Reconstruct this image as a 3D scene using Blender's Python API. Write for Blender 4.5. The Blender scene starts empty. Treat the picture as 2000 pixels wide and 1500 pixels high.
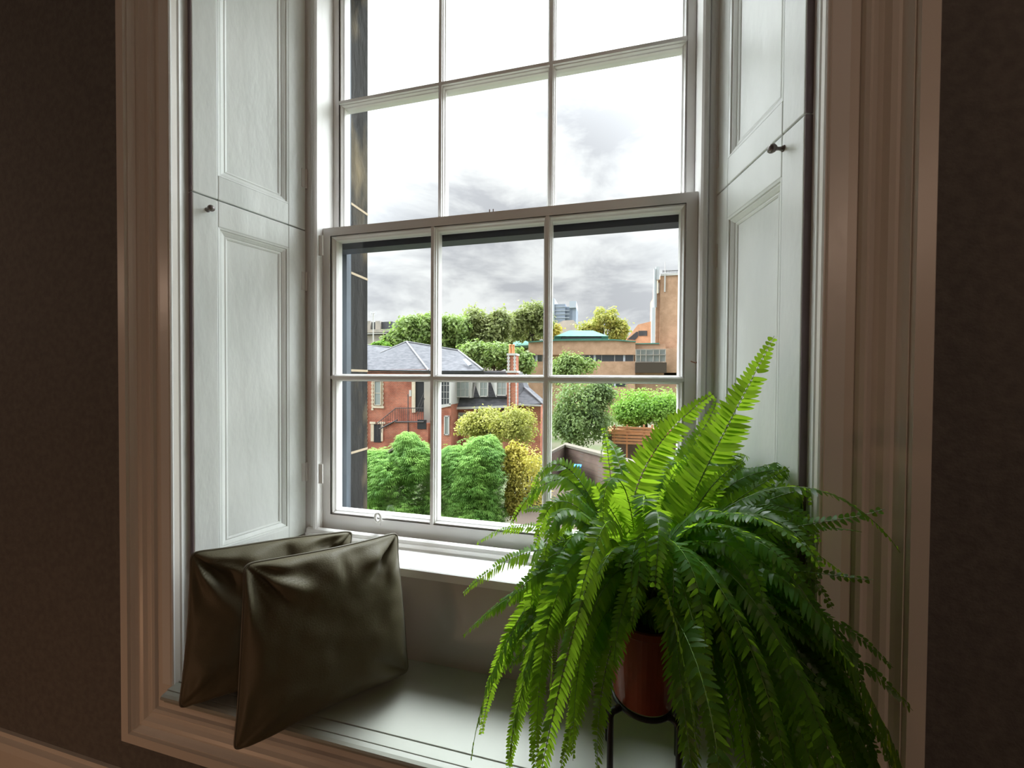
import bpy, math, random
from mathutils import Vector, Matrix, noise
random.seed(7)
C = bpy.context.scene
COL = C.collection
ZO = 1.25                                   # eye height above the room floor; numbers below are relative to the eye
YAW, PITCH, ROLL, F = math.radians(13.62), math.radians(-0.846), math.radians(0.386), 751.0

# ------------------------------------------------------------------ camera, sky, lamps, exposure
fwd = Vector((-math.sin(YAW)*math.cos(PITCH), math.cos(YAW)*math.cos(PITCH), math.sin(PITCH)))
rt0 = Vector((math.cos(YAW), math.sin(YAW), 0)); up0 = rt0.cross(fwd)
RT = rt0*math.cos(ROLL) + up0*math.sin(ROLL); UP = up0*math.cos(ROLL) - rt0*math.sin(ROLL)
cd = bpy.data.cameras.new('camera'); cam = bpy.data.objects.new('camera', cd); COL.objects.link(cam)
cam.matrix_world = Matrix((( RT.x, UP.x, -fwd.x, 0), (RT.y, UP.y, -fwd.y, 0), (RT.z, UP.z, -fwd.z, ZO), (0, 0, 0, 1)))
cd.sensor_fit = 'HORIZONTAL'; cd.sensor_width = 36; cd.lens = 36*F/2000; cd.clip_start = 0.01; cd.clip_end = 3000
C.camera = cam

w = bpy.data.worlds.new('sky'); C.world = w; w.use_nodes = True
nt = w.node_tree; N = nt.nodes; L = nt.links; N.clear()
tc = N.new('ShaderNodeTexCoord'); sp = N.new('ShaderNodeSeparateXYZ'); L.new(tc.outputs['Generated'], sp.inputs[0])
rp = N.new('ShaderNodeValToRGB'); L.new(sp.outputs['Z'], rp.inputs[0])      # overcast: bright towards the zenith
e = rp.color_ramp.elements
e[0].position = 0.0; e[0].color = (.66, .675, .69, 1)
e[1].position = 1.0; e[1].color = (2.0, 2.0, 2.0, 1)
for p, v in ((.10, .70), (.28, .70), (.5, .82), (.62, 1.0)):
    k = e.new(p); k.color = (v, v*1.005, v*1.02, 1)
mp = N.new('ShaderNodeMapping'); mp.inputs['Scale'].default_value = (1.6, 1.6, 4.2); mp.inputs['Location'].default_value = (.3, .1, .6)
L.new(tc.outputs['Generated'], mp.inputs[0])
cl = N.new('ShaderNodeTexNoise'); cl.inputs['Scale'].default_value = 2.1; cl.inputs['Detail'].default_value = 9; cl.inputs['Roughness'].default_value = .58
cl.inputs['Distortion'].default_value = .35; L.new(mp.outputs[0], cl.inputs['Vector'])
cr = N.new('ShaderNodeValToRGB'); L.new(cl.outputs['Fac'], cr.inputs[0])
cr.color_ramp.elements[0].position = .40; cr.color_ramp.elements[0].color = (.66, .665, .70, 1)
cr.color_ramp.elements[1].position = .57; cr.color_ramp.elements[1].color = (1.12, 1.12, 1.11, 1)
mx = N.new('ShaderNodeMixRGB'); mx.blend_type = 'MULTIPLY'; mx.inputs[0].default_value = 1
L.new(rp.outputs[0], mx.inputs[1]); L.new(cr.outputs[0], mx.inputs[2])
# the sun sits high behind the cloud, beyond the window: a wide bright patch
dt = N.new('ShaderNodeVectorMath'); dt.operation = 'DOT_PRODUCT'; L.new(tc.outputs['Generated'], dt.inputs[0])
SE, SA = math.radians(62), math.radians(-7); dt.inputs[1].default_value = (math.sin(SA)*math.cos(SE), math.cos(SA)*math.cos(SE), math.sin(SE))
mxm = N.new('ShaderNodeMath'); mxm.operation = 'MAXIMUM'; mxm.inputs[1].default_value = 0; L.new(dt.outputs['Value'], mxm.inputs[0])
pw = N.new('ShaderNodeMath'); pw.operation = 'POWER'; pw.inputs[1].default_value = 56; L.new(mxm.outputs[0], pw.inputs[0])
gl = N.new('ShaderNodeMath'); gl.operation = 'MULTIPLY'; gl.inputs[1].default_value = 80; L.new(pw.outputs[0], gl.inputs[0])
def glow(az, el, n, amp, prev):                # unseen bright lobes added at either side to light the shutters
    az, el = math.radians(az), math.radians(el)
    d = N.new('ShaderNodeVectorMath'); d.operation = 'DOT_PRODUCT'; L.new(tc.outputs['Generated'], d.inputs[0]); d.inputs[1].default_value = (math.sin(az)*math.cos(el), math.cos(az)*math.cos(el), math.sin(el))
    a = N.new('ShaderNodeMath'); a.operation = 'MAXIMUM'; a.inputs[1].default_value = 0; L.new(d.outputs['Value'], a.inputs[0])
    b = N.new('ShaderNodeMath'); b.operation = 'POWER'; b.inputs[1].default_value = n; L.new(a.outputs[0], b.inputs[0])
    c = N.new('ShaderNodeMath'); c.operation = 'MULTIPLY_ADD'; c.inputs[1].default_value = amp; L.new(b.outputs[0], c.inputs[0]); L.new(prev, c.inputs[2]); return c.outputs[0]
allg = glow(-92, 34, 8, 18, glow(64, 34, 8, 9, gl.outputs[0]))
ad = N.new('ShaderNodeMixRGB'); ad.blend_type = 'ADD'; ad.inputs[0].default_value = 1; L.new(mx.outputs[0], ad.inputs[1]); 
tn = N.new('ShaderNodeMixRGB'); tn.blend_type = 'MULTIPLY'; tn.inputs[0].default_value = 1; tn.inputs[2].default_value = (.95, .995, 1.035, 1); L.new(allg, tn.inputs[1]); L.new(tn.outputs[0], ad.inputs[2])
bg = N.new('ShaderNodeBackground'); bg.inputs[1].default_value = 1.0; L.new(ad.outputs[0], bg.inputs[0])
wo = N.new('ShaderNodeOutputWorld'); L.new(bg.outputs[0], wo.inputs[0])

def point_light(name, loc, power, col, r):
    d = bpy.data.lights.new(name, 'POINT'); d.energy = power; d.color = col; d.shadow_soft_size = r
    o = bpy.data.objects.new(name, d); o.location = (loc[0], loc[1], loc[2]+ZO); COL.objects.link(o); return o
point_light('floor_lamp_light', (-1.5, -.35, -1.08), 4.5, (1.0, .56, .32), .07)
point_light('ceiling_lamp_light', (1.6, -1.3, .9), 15, (1.0, .69, .52), .12)
point_light('side_lamp_light', (-2.35, -.25, .45), 3.8, (1.0, .70, .52), .1)
vs = C.view_settings; C.display_settings.display_device = 'sRGB'
vs.view_transform = 'Standard'; vs.look = 'None'; vs.exposure = 0.4; vs.gamma = 1; vs.use_curve_mapping = False

# ------------------------------------------------------------------ materials
def mat(name, col, rough=.6, noise_amt=0, noise_scale=5, col2=None, bump=0, bump_scale=40, metal=0, spec=.5, sheen=0, stretch=(1, 1, 1), rand=0, transl=None, tw=.5, lo=.35, hi=.65):
    m = bpy.data.materials.new(name); m.use_nodes = True
    nt = m.node_tree; N = nt.nodes; L = nt.links; b = N['Principled BSDF']
    b.inputs['Base Color'].default_value = (*col, 1); b.inputs['Roughness'].default_value = rough
    b.inputs['Metallic'].default_value = metal; b.inputs['Specular IOR Level'].default_value = spec
    if sheen:
        b.inputs['Sheen Weight'].default_value = sheen; b.inputs['Sheen Roughness'].default_value = .35
    tc = N.new('ShaderNodeTexCoord'); mp = N.new('ShaderNodeMapping'); mp.inputs['Scale'].default_value = stretch
    L.new(tc.outputs['Object'], mp.inputs[0]); src = None
    if col2:
        t = N.new('ShaderNodeTexNoise'); t.inputs['Scale'].default_value = noise_scale; t.inputs['Detail'].default_value = 6; L.new(mp.outputs[0], t.inputs['Vector'])
        r = N.new('ShaderNodeValToRGB'); r.color_ramp.elements[0].position = lo; r.color_ramp.elements[1].position = hi
        r.color_ramp.elements[0].color = (*col, 1); r.color_ramp.elements[1].color = (*col2, 1)
        L.new(t.outputs['Fac'], r.inputs[0]); src = r.outputs[0]
    if rand:
        oi = N.new('ShaderNodeObjectInfo'); h = N.new('ShaderNodeHueSaturation')
        if src: L.new(src, h.inputs['Color'])
        else: h.inputs['Color'].default_value = (*col, 1)
        mr = N.new('ShaderNodeMapRange'); mr.inputs[3].default_value = 1-rand; mr.inputs[4].default_value = 1+rand
        L.new(oi.outputs['Random'], mr.inputs[0]); L.new(mr.outputs[0], h.inputs['Value']); src = h.outputs[0]
    if src: L.new(src, b.inputs['Base Color'])
    if bump:
        t2 = N.new('ShaderNodeTexNoise'); t2.inputs['Scale'].default_value = bump_scale; t2.inputs['Detail'].default_value = 4; L.new(mp.outputs[0], t2.inputs['Vector'])
        bp = N.new('ShaderNodeBump'); bp.inputs['Strength'].default_value = bump; bp.inputs['Distance'].default_value = .01
        L.new(t2.outputs['Fac'], bp.inputs['Height']); L.new(bp.outputs[0], b.inputs['Normal'])
    if transl:
        t = N.new('ShaderNodeBsdfTranslucent'); t.inputs[0].default_value = (*transl, 1)
        x = N.new('ShaderNodeMixShader'); x.inputs[0].default_value = tw
        L.new(b.outputs[0], x.inputs[1]); L.new(t.outputs[0], x.inputs[2]); L.new(x.outputs[0], N['Material Output'].inputs['Surface'])
    return m
def brick_mat(name, c1, c2, mortar, bw=.22, bh=.075, ms=.012, dirt=None):
    m = bpy.data.materials.new(name); m.use_nodes = True
    nt = m.node_tree; N = nt.nodes; L = nt.links; b = N['Principled BSDF']; b.inputs['Roughness'].default_value = .9
    tc = N.new('ShaderNodeTexCoord'); s = N.new('ShaderNodeSeparateXYZ'); L.new(tc.outputs['Object'], s.inputs[0])
    a = N.new('ShaderNodeMath'); L.new(s.outputs['X'], a.inputs[0]); L.new(s.outputs['Y'], a.inputs[1])
    c = N.new('ShaderNodeCombineXYZ'); L.new(a.outputs[0], c.inputs[0]); L.new(s.outputs['Z'], c.inputs[1])
    k = N.new('ShaderNodeTexBrick'); L.new(c.outputs[0], k.inputs['Vector']); k.inputs['Scale'].default_value = 1
    k.inputs['Color1'].default_value = (*c1, 1); k.inputs['Color2'].default_value = (*c2, 1); k.inputs['Mortar'].default_value = (*mortar, 1)
    k.inputs['Brick Width'].default_value = bw; k.inputs['Row Height'].default_value = bh; k.inputs['Mortar Size'].default_value = ms
    t = N.new('ShaderNodeTexNoise'); t.inputs['Scale'].default_value = .9; t.inputs['Detail'].default_value = 6; L.new(tc.outputs['Object'], t.inputs['Vector'])
    r = N.new('ShaderNodeValToRGB'); r.color_ramp.elements[0].position = .35; r.color_ramp.elements[1].position = .65
    d = dirt or (.55, .5, .5)
    r.color_ramp.elements[0].color = (*d, 1); r.color_ramp.elements[1].color = (1.1, 1.1, 1.1, 1); L.new(t.outputs['Fac'], r.inputs[0])
    x = N.new('ShaderNodeMixRGB'); x.blend_type = 'MULTIPLY'; x.inputs[0].default_value = .8; L.new(k.outputs[0], x.inputs[1]); L.new(r.outputs[0], x.inputs[2])
    L.new(x.outputs[0], b.inputs['Base Color']); return m
def glass_mat():
    m = bpy.data.materials.new('old_window_glass'); m.use_nodes = True
    nt = m.node_tree; N = nt.nodes; L = nt.links; N.remove(N['Principled BSDF'])
    t = N.new('ShaderNodeBsdfTransparent'); t.inputs[0].default_value = (.96, .975, .97, 1)
    g = N.new('ShaderNodeBsdfGlossy'); g.inputs['Roughness'].default_value = .02
    lw = N.new('ShaderNodeLayerWeight'); lw.inputs[0].default_value = .5
    p5 = N.new('ShaderNodeMath'); p5.operation = 'POWER'; p5.inputs[1].default_value = 5; L.new(lw.outputs['Facing'], p5.inputs[0])
    f = N.new('ShaderNodeMath'); f.operation = 'MULTIPLY_ADD'; f.inputs[1].default_value = .7; f.inputs[2].default_value = .03; L.new(p5.outputs[0], f.inputs[0])
    x = N.new('ShaderNodeMixShader'); L.new(f.outputs[0], x.inputs[0]); L.new(t.outputs[0], x.inputs[1]); L.new(g.outputs[0], x.inputs[2])
    L.new(x.outputs[0], N['Material Output'].inputs['Surface']); return m

M = {}
M['paint'] = mat('white_gloss_paint', (.80, .80, .78), .32, col2=(.74, .75, .72), noise_scale=3, bump=.10, bump_scale=14)
M['shutter'] = mat('worn_white_shutter_paint', (.84, .87, .84), .33, col2=(.71, .75, .72), noise_scale=9, bump=.35, bump_scale=16, stretch=(1, 1, .35), lo=.3, hi=.75)
M['sash'] = mat('white_sash_paint', (.80, .79, .77), .35, bump=.08, bump_scale=20)
M['arch'] = mat('white_architrave_paint', (.70, .66, .60), .38, bump=.06, bump_scale=20)
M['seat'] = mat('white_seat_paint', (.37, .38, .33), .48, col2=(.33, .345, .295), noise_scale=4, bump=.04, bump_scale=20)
M['crack'] = mat('dark_gap_shade', (.16, .09, .08), .9)  # dark colour standing in for the shade between the seat boards
M['wall'] = mat('dark_taupe_wall_paint', (.145, .14, .13), .8, col2=(.11, .105, .10), noise_scale=60, bump=.25, bump_scale=120)
M['room'] = mat('room_wall_paint', (.16, .14, .12), .9)
M['ceil'] = mat('ceiling_paint', (.5, .48, .45), .9)
M['floor'] = mat('floor_boards', (.16, .10, .06), .6, col2=(.11, .06, .035), noise_scale=3, stretch=(1, 8, 1))
M['knob'] = mat('aged_brass_knob', (.20, .175, .17), .35, metal=.6)
M['white_metal'] = mat('painted_iron', (.74, .73, .70), .4)
M['rust'] = mat('rusty_pin', (.25, .10, .05), .7)
M['stone'] = mat('weathered_dark_sandstone', (.030, .029, .028), .95, col2=(.17, .135, .085), noise_scale=11, bump=1, bump_scale=22, stretch=(1, 1, .4), lo=.5, hi=.78)
M['mortar'] = mat('pale_mortar', (.42, .34, .24), .95)
M['darkwood'] = mat('blue_grey_outer_frame', (.10, .125, .155), .7, col2=(.045, .05, .06), noise_scale=18, stretch=(1, 1, .15))
M['edge'] = mat('dark_brown_edge', (.17, .125, .13), .8)
M['glass'] = glass_mat()
M['cush'] = mat('olive_velvet', (.094, .082, .047), .55, sheen=.05, bump=.10, bump_scale=300, spec=.28)
M['pipe'] = mat('olive_piping', (.10, .09, .06), .45, sheen=.1)
M['pot'] = mat('red_brown_glazed_pot', (.33, .06, .022), .3, col2=(.25, .042, .018), noise_scale=12)
M['soil'] = mat('dark_potting_soil', (.02, .014, .01), 1)
M['stand'] = mat('black_powder_coated_steel', (.012, .013, .018), .45)
M['fern'] = mat('fern_leaf', (.034, .105, .018), .38, col2=(.055, .15, .026), noise_scale=30, rand=.35, transl=(.46, .76, .035), tw=.50, spec=.40)
M['rachis'] = mat('fern_stem', (.10, .19, .035), .5, rand=.2)
M['redbrick'] = brick_mat('red_house_brick', (.44, .125, .07), (.30, .10, .065), (.46, .27, .20), dirt=(.55, .45, .45))
M['tanbrick'] = brick_mat('tan_brown_brick', (.50, .31, .205), (.42, .26, .165), (.46, .32, .23), dirt=(.80, .78, .75))
M['wallbrick'] = brick_mat('garden_wall_brick', (.15, .10, .08), (.11, .075, .06), (.13, .105, .09))
M['quoin'] = mat('cream_stone', (.62, .54, .42), .9, col2=(.50, .42, .32), noise_scale=2)
M['whitewood'] = mat('white_outside_joinery', (.50, .49, .47), .7)
M['slate'] = mat('grey_slate', (.065, .067, .075), .9, col2=(.12, .12, .13), noise_scale=2.2, stretch=(1, 1, 4), lo=.3, hi=.7)
M['lead'] = mat('roof_lead', (.20, .20, .21), .7)
M['darkglass'] = mat('dark_outside_glass', (.035, .04, .045), .15, spec=.7)
M['paleglass'] = mat('curtained_outside_glass', (.26, .29, .28), .2, spec=.7)
M['shade'] = mat('dark_interior', (.02, .02, .022), .9)
M['iron'] = mat('dark_iron_railing', (.05, .045, .045), .7)
M['copper'] = mat('green_copper', (.075, .19, .15), .8, col2=(.10, .23, .185), noise_scale=.6)
M['silver'] = mat('galvanised_duct', (.50, .53, .55), .45, metal=.3)
M['haze_blue'] = mat('hazed_blue_grey_cladding', (.25, .29, .36), .6, col2=(.32, .36, .43), noise_scale=.02)  # blue-grey cladding, with distance haze put into the paler colour
M['pale_blue'] = mat('pale_blue_cladding', (.42, .46, .52), .6)
M['pinkstone'] = mat('pinkish_stone', (.52, .44, .39), .8, col2=(.42, .37, .34), noise_scale=.3)
M['terrace'] = mat('terrace_sandstone', (.42, .37, .31), .9, col2=(.30, .28, .26), noise_scale=.35)
M['clay'] = mat('clay_chimney_pot', (.55, .22, .09), .8)
M['timber'] = mat('orange_fence_timber', (.45, .20, .09), .8, col2=(.36, .17, .09), noise_scale=4)
M['ground'] = mat('garden_ground', (.11, .10, .075), 1, col2=(.07, .09, .04), noise_scale=.25)
M['yard'] = mat('yard_gravel', (.065, .05, .04), 1)
M['bark'] = mat('bark', (.055, .042, .03), .95)
M['bluebin'] = mat('blue_plastic', (.03, .18, .50), .4)
for k_ in ('stone', 'slate', 'lead', 'whitewood', 'terrace', 'copper', 'quoin', 'ground', 'yard', 'pinkstone', 'haze_blue', 'pale_blue', 'timber', 'redbrick', 'tanbrick', 'wallbrick', 'mortar'):
    M[k_].node_tree.nodes['Principled BSDF'].inputs['Specular IOR Level'].default_value = .12
def leafm(name, a, b, sc=1.2, tr=None): return mat(name, a, .65, col2=b, noise_scale=sc, transl=tr or (b[0]*1.3, b[1]*1.5, b[2]), tw=.3, spec=.25, lo=.35, hi=.62)
M['t_green'] = leafm('mid_green_leaves', (.13, .19, .065), (.22, .29, .095), .35)
M['t_olive'] = leafm('olive_green_leaves', (.15, .18, .075), (.25, .27, .11), .35)
M['t_deep'] = leafm('deep_green_leaves', (.10, .15, .07), (.20, .27, .10), .9)
M['t_light'] = leafm('light_green_leaves', (.14, .26, .05), (.21, .35, .06), .6)
M['t_yellow'] = leafm('autumn_yellow_leaves', (.28, .25, .06), (.42, .35, .07), .6)
M['t_lime'] = leafm('yellow_green_leaves', (.22, .24, .07), (.36, .34, .09), .9)
M['t_conifer'] = leafm('conifer_sprays', (.085, .19, .04), (.21, .37, .075), 1.3)

# ------------------------------------------------------------------ helpers
def ray(px, py): return fwd*1.0 + RT*((px-1000)/F) - UP*((py-750)/F)
def at(px, py, Y): v = ray(px, py); return v*(Y/v.y)
class MB:
    def __init__(s): s.v = []; s.f = []
    def add(s, vs, fs):
        o = len(s.v); s.v += [Vector(p) for p in vs]; s.f += [tuple(i+o for i in f) for f in fs]; return s
    def box(s, x0, x1, y0, y1, z0, z1, tf=None):
        vs = [Vector((x, y, z)) for z in (z0, z1) for y in (y0, y1) for x in (x0, x1)]
        if tf: vs = [tf(p) for p in vs]
        return s.add(vs, [(0, 2, 3, 1), (4, 5, 7, 6), (0, 1, 5, 4), (2, 6, 7, 3), (0, 4, 6, 2), (1, 3, 7, 5)])
    def prism(s, pts, vec):                    # closed outline swept along vec
        pts = [Vector(p) for p in pts]; n = len(pts); vec = Vector(vec)
        return s.add(pts+[p+vec for p in pts], [tuple(range(n)), tuple(range(2*n-1, n-1, -1))]+[(i, i+n, (i+1) % n+n, (i+1) % n) for i in range(n)])
    def tube(s, path, r, n=8, cap=True):
        path = [Vector(p) for p in path]; rr = r if isinstance(r, (list, tuple)) else [r]*len(path); rings = []; pn = None
        for i, p in enumerate(path):
            t = (path[min(i+1, len(path)-1)]-path[max(i-1, 0)]).normalized()
            if pn is None: pn = t.orthogonal().normalized()
            pn = (pn - t*pn.dot(t)).normalized(); b = t.cross(pn)
            rings.append([p+(pn*math.cos(2*math.pi*k/n)+b*math.sin(2*math.pi*k/n))*rr[i] for k in range(n)])
        vs = [q for g in rings for q in g]; fs = []
        for i in range(len(path)-1):
            for k in range(n): fs.append((i*n+k, i*n+(k+1) % n, (i+1)*n+(k+1) % n, (i+1)*n+k))
        if cap: fs += [tuple(range(n-1, -1, -1)), tuple((len(path)-1)*n+k for k in range(n))]
        return s.add(vs, fs)
    def lathe(s, prof, c, axis=(0, 0, 1), n=32):
        a = Vector(axis).normalized(); p = a.orthogonal().normalized(); q = a.cross(p); c = Vector(c); m = len(prof)
        vs = [c+a*h+(p*math.cos(2*math.pi*k/n)+q*math.sin(2*math.pi*k/n))*r for (r, h) in prof for k in range(n)]
        fs = [(i*n+k, i*n+(k+1) % n, (i+1)*n+(k+1) % n, (i+1)*n+k) for i in range(m-1) for k in range(n)]
        fs += [tuple(range(n-1, -1, -1)), tuple((m-1)*n+k for k in range(n))]
        return s.add(vs, fs)
    def frame(s, u0, u1, v0, v1, prof, mp, close=True):   # profile [(outward, height)] mitred round a rectangle; mp(u, v, h) -> point
        cs = [(u0, v0, -1, -1), (u1, v0, 1, -1), (u1, v1, 1, 1), (u0, v1, -1, 1)]; m = len(prof)
        vs = [mp(u+du*wd, v+dv*wd, h) for (u, v, du, dv) in cs for (wd, h) in prof]; fs = []
        for c in range(4):
            d = (c+1) % 4
            for i in range(m-1): fs.append((c*m+i, d*m+i, d*m+i+1, c*m+i+1))
            if close: fs.append((c*m+m-1, d*m+m-1, d*m, c*m))
        return s.add(vs, fs)
    def build(s, name, m, parent=None, smooth=False, bevel=0, **tg):
        me = bpy.data.meshes.new(name); off = Vector((0, 0, ZO))
        if parent is not None:
            q = parent; 
            while q is not None: off = off-q.location; q = q.parent
        me.from_pydata([p+off for p in s.v], [], s.f); me.materials.append(m)
        import bmesh
        b = bmesh.new(); b.from_mesh(me); bmesh.ops.recalc_face_normals(b, faces=b.faces) if tg.pop('fixn', True) else None
        b.to_mesh(me); b.free()
        if smooth: me.shade_smooth()
        o = bpy.data.objects.new(name, me); COL.objects.link(o)
        if parent is not None: o.parent = parent
        if bevel:
            bv = o.modifiers.new('edge', 'BEVEL'); bv.width = bevel; bv.segments = 2; bv.limit_method = 'ANGLE'
        for k, v in tg.items(): o[k] = v
        return o
def tag(o, label, category, group=None):
    o['label'] = label; o['category'] = category
    if group: o['group'] = group
    return o
def thing(name, loc, label, category, group=None, kind=None):
    o = bpy.data.objects.new(name, None); COL.objects.link(o); o.empty_display_size = .1
    o.location = (loc[0], loc[1], loc[2]+ZO)
    if kind: o['kind'] = kind
    if label: tag(o, label, category, group)
    return o

# ------------------------------------------------------------------ room shell
XL, XR = -1.012, .331            # opening between the architraves
XC = (XL+XR)/2
YW = .72                         # plaster face
ZT = 1.42                        # head of the opening
m = MB()
m.box(-2.6, XL-.03, YW, 1.13, -1.25, 1.75).box(XR+.03, 2.2, YW, 1.13, -1.25, 1.75)
m.box(XL-.03, XR+.03, YW, .925, -1.25, -.80).box(XL-.03, XR+.03, YW, 1.13, ZT+.03, 1.75)
m.build('wall_window', M['wall'], kind='structure')
MB().box(-2.72, -2.6, -2.6, 1.13, -1.25, 1.75).build('wall_left', M['room'], kind='structure')
MB().box(2.2, 2.32, -2.6, 1.13, -1.25, 1.75).build('wall_right', M['room'], kind='structure')
MB().box(-2.72, 2.32, -2.72, -2.6, -1.25, 1.75).build('wall_back', M['room'], kind='structure')
MB().box(-2.72, 2.32, -2.72, 1.13, -1.35, -1.25).build('floor', M['floor'], kind='structure')
MB().box(-2.72, 2.32, -2.72, 1.13, 1.75, 1.85).build('ceiling', M['ceil'], kind='structure')
# skirting with a moulded top
pr = [(.72, -1.25), (.695, -1.25), (.695, -1.05), (.70, -1.035), (.71, -1.03), (.712, -1.02), (.72, -1.02)]
m = MB(); m.prism([(-2.6, y, z) for y, z in pr], (4.8, 0, 0)); m.build('baseboard_window', M['arch'], kind='structure')
# architrave all round
prof = [(0, 0), (0, .018), (.003, .020), (.006, .018), (.044, .018), (.046, .024), (.051, .027), (.056, .024), (.058, .019), (.064, .020), (.070, .023), (.076, .029), (.083, .031),
        (.088, .030), (.092, .035), (.096, .041), (.099, .040), (.101, .046), (.123, .046), (.125, .044), (.125, 0)]
m = MB(); m.frame(XL, XR, -.765, ZT, prof, lambda u, v, h: Vector((u, YW-h, v)))
m.build('trim_1', M['arch'], kind='structure')
# moulded lining between the architrave and the shutters (left, right)
def lining(side):
    X = XR if side > 0 else XL; s = side
    pts = [(X-s*.001, .7015), (X-s*.003, .704), (X-s*.001, .708), (X+s*.004, .711), (X+s*.005, .718), (X+s*.002, .722), (X-s*.001, .7245), (X-s*.0005, .729), (X+s*.003, .731), (X+s*.004, .762), (X+s*.03, .762), (X+s*.03, .7015)]
    mm = MB(); mm.prism([(x, y, -.75) for x, y in pts], (0, 0, ZT+.75)); return mm
lining(-1).build('trim_2', M['paint'], kind='structure'); lining(1).build('trim_3', M['paint'], kind='structure')

# ------------------------------------------------------------------ splayed reveals: shutters above, plain panelling below
LA, LB = Vector((-1.0, .745, 0)), Vector((-.918, 1.03, 0)); RA, RB = Vector((.322, .750, 0)), Vector((.259, 1.03, 0))
LEN = .295
def leafmap(side):
    A, B = (LA, LB) if side < 0 else (RA, RB); d = (B-A).normalized(); n = Vector((d.y, -d.x, 0)) if side < 0 else Vector((-d.y, d.x, 0))   # n points into the opening
    if side < 0 and n.x < 0: n = -n
    if side > 0 and n.x > 0: n = -n
    return lambda u, v, h: A+d*u+n*h+Vector((0, 0, v))
def bx_m(m, mp, u0, u1, v0, v1, h0, h1): return m.box(u0, u1, h0, h1, v0, v1, tf=lambda p: mp(p.x, p.z, p.y))
def shutter(side, z0, z1, pz0, pz1, label, knob=None, hinges=(), seam=False, pin=()):
    mp = leafmap(side); base = mp(.147, z0, -.014)
    t = thing('window_shutter', base, label, 'shutter')
    U0, U1, P0, P1 = .001, .293, .056, .240
    m = MB()
    bx_m(m, mp, U0, P0, z0, z1, -.028, 0); bx_m(m, mp, P1, U1, z0, z1, -.028, 0)
    bx_m(m, mp, P0, P1, z0, pz0, -.028, 0); bx_m(m, mp, P0, P1, pz1, z1, -.028, 0)
    m.build('shutter_frame', M['shutter'], t, bevel=.0022)
    m = MB(); m.frame(P0, P1, pz0, pz1, [(-.026, -.0135), (-.0245, -.011), (-.021, -.0095), (-.018, -.0105), (-.016, -.0085), (-.009, -.0045), (-.006, -.0045), (-.005, -.0015), (.0, -.0005), (.0, -.02), (-.026, -.02)], mp)
    m.build('panel_moulding', M['shutter'], t)
    m = MB(); bx_m(m, mp, P0, P1, pz0, pz1, -.022, -.0125); m.build('panel', M['shutter'], t)
    m = MB(); bx_m(m, mp, U0-.0016, U0, z0, z1, -.027, -.001); m.build('dark_edge', M['edge'], t)  # thin dark brown strip along the near edge of the leaf
    if knob:
        c = mp(knob[0], knob[1], 0); ax = (mp(0, 0, 1)-mp(0, 0, 0))
        MB().lathe([(.0055, -.001), (.0058, .001), (.0040, .003), (.0030, .008), (.0033, .012), (.0060, .0150), (.0078, .0185), (.0080, .022), (.0062, .0258), (.003, .0275), (.0004, .028)], c, ax, 24).build('knob', M['knob'], t, smooth=True)
    for hz in hinges:
        m = MB(); m.tube([mp(.2945, hz-.03, .001), mp(.2945, hz+.03, .001)], .0035, 10)
        bx_m(m, mp, .280, .2945, hz-.028, hz+.028, 0, .0015); m.build('hinge', M['white_metal'], t)
    return t
shutter(-1, -.497, .4575, -.46, .39, 'lower white panelled shutter on the left reveal, knob near its top corner', knob=(.0324, .4245), hinges=(.30, -.30))
shutter(-1, .4605, 1.40, .522, 1.34, 'upper white panelled shutter on the left reveal, above the joint', hinges=(.62,))
shutter(1, -.497, .4465, -.46, .372, 'lower white panelled shutter on the right reveal, behind the fern', knob=(.0522, .421), hinges=(.30,))
shutter(1, .4495, 1.40, .51, 1.34, 'upper white panelled shutter on the right reveal, scuffed paint', hinges=(.54,))
for side, nm in ((-1, 'wall_reveal_left'), (1, 'wall_reveal_right')):
    mp = leafmap(side); m = MB()
    bx_m(m, mp, 0.0, .295, -.75, -.500, -.04, 0)          # panelling under the shutter
    bx_m(m, mp, -.004, .36, -.75, 1.42, -.075, -.04)      # back of the shutter box
    m.build(nm, M['paint'], kind='structure')
# head of the recess
m = MB(); m.prism([(XL-.02, .70, ZT-.015), (XR+.02, .70, ZT-.015), (.24, 1.13, ZT-.015), (-.90, 1.13, ZT-.015)], (0, 0, .05)); m.build('trim_4', M['paint'], kind='structure')

# ------------------------------------------------------------------ window seat and apron
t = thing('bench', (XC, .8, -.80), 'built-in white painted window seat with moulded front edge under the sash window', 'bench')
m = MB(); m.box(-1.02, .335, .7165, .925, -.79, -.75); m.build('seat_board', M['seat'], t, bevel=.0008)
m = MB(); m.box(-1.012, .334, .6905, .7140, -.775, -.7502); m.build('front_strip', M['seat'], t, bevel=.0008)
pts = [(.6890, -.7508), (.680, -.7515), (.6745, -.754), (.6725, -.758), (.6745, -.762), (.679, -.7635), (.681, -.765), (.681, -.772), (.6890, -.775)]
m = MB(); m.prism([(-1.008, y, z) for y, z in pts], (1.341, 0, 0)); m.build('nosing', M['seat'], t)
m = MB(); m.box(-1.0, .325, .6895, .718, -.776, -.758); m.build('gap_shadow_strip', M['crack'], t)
MB().box(-.955, .285, .922, .935, -.752, -.512).build('wall_apron', mat('apron_paint', (.55, .50, .46), .5, bump=.05), kind='structure')

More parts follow.
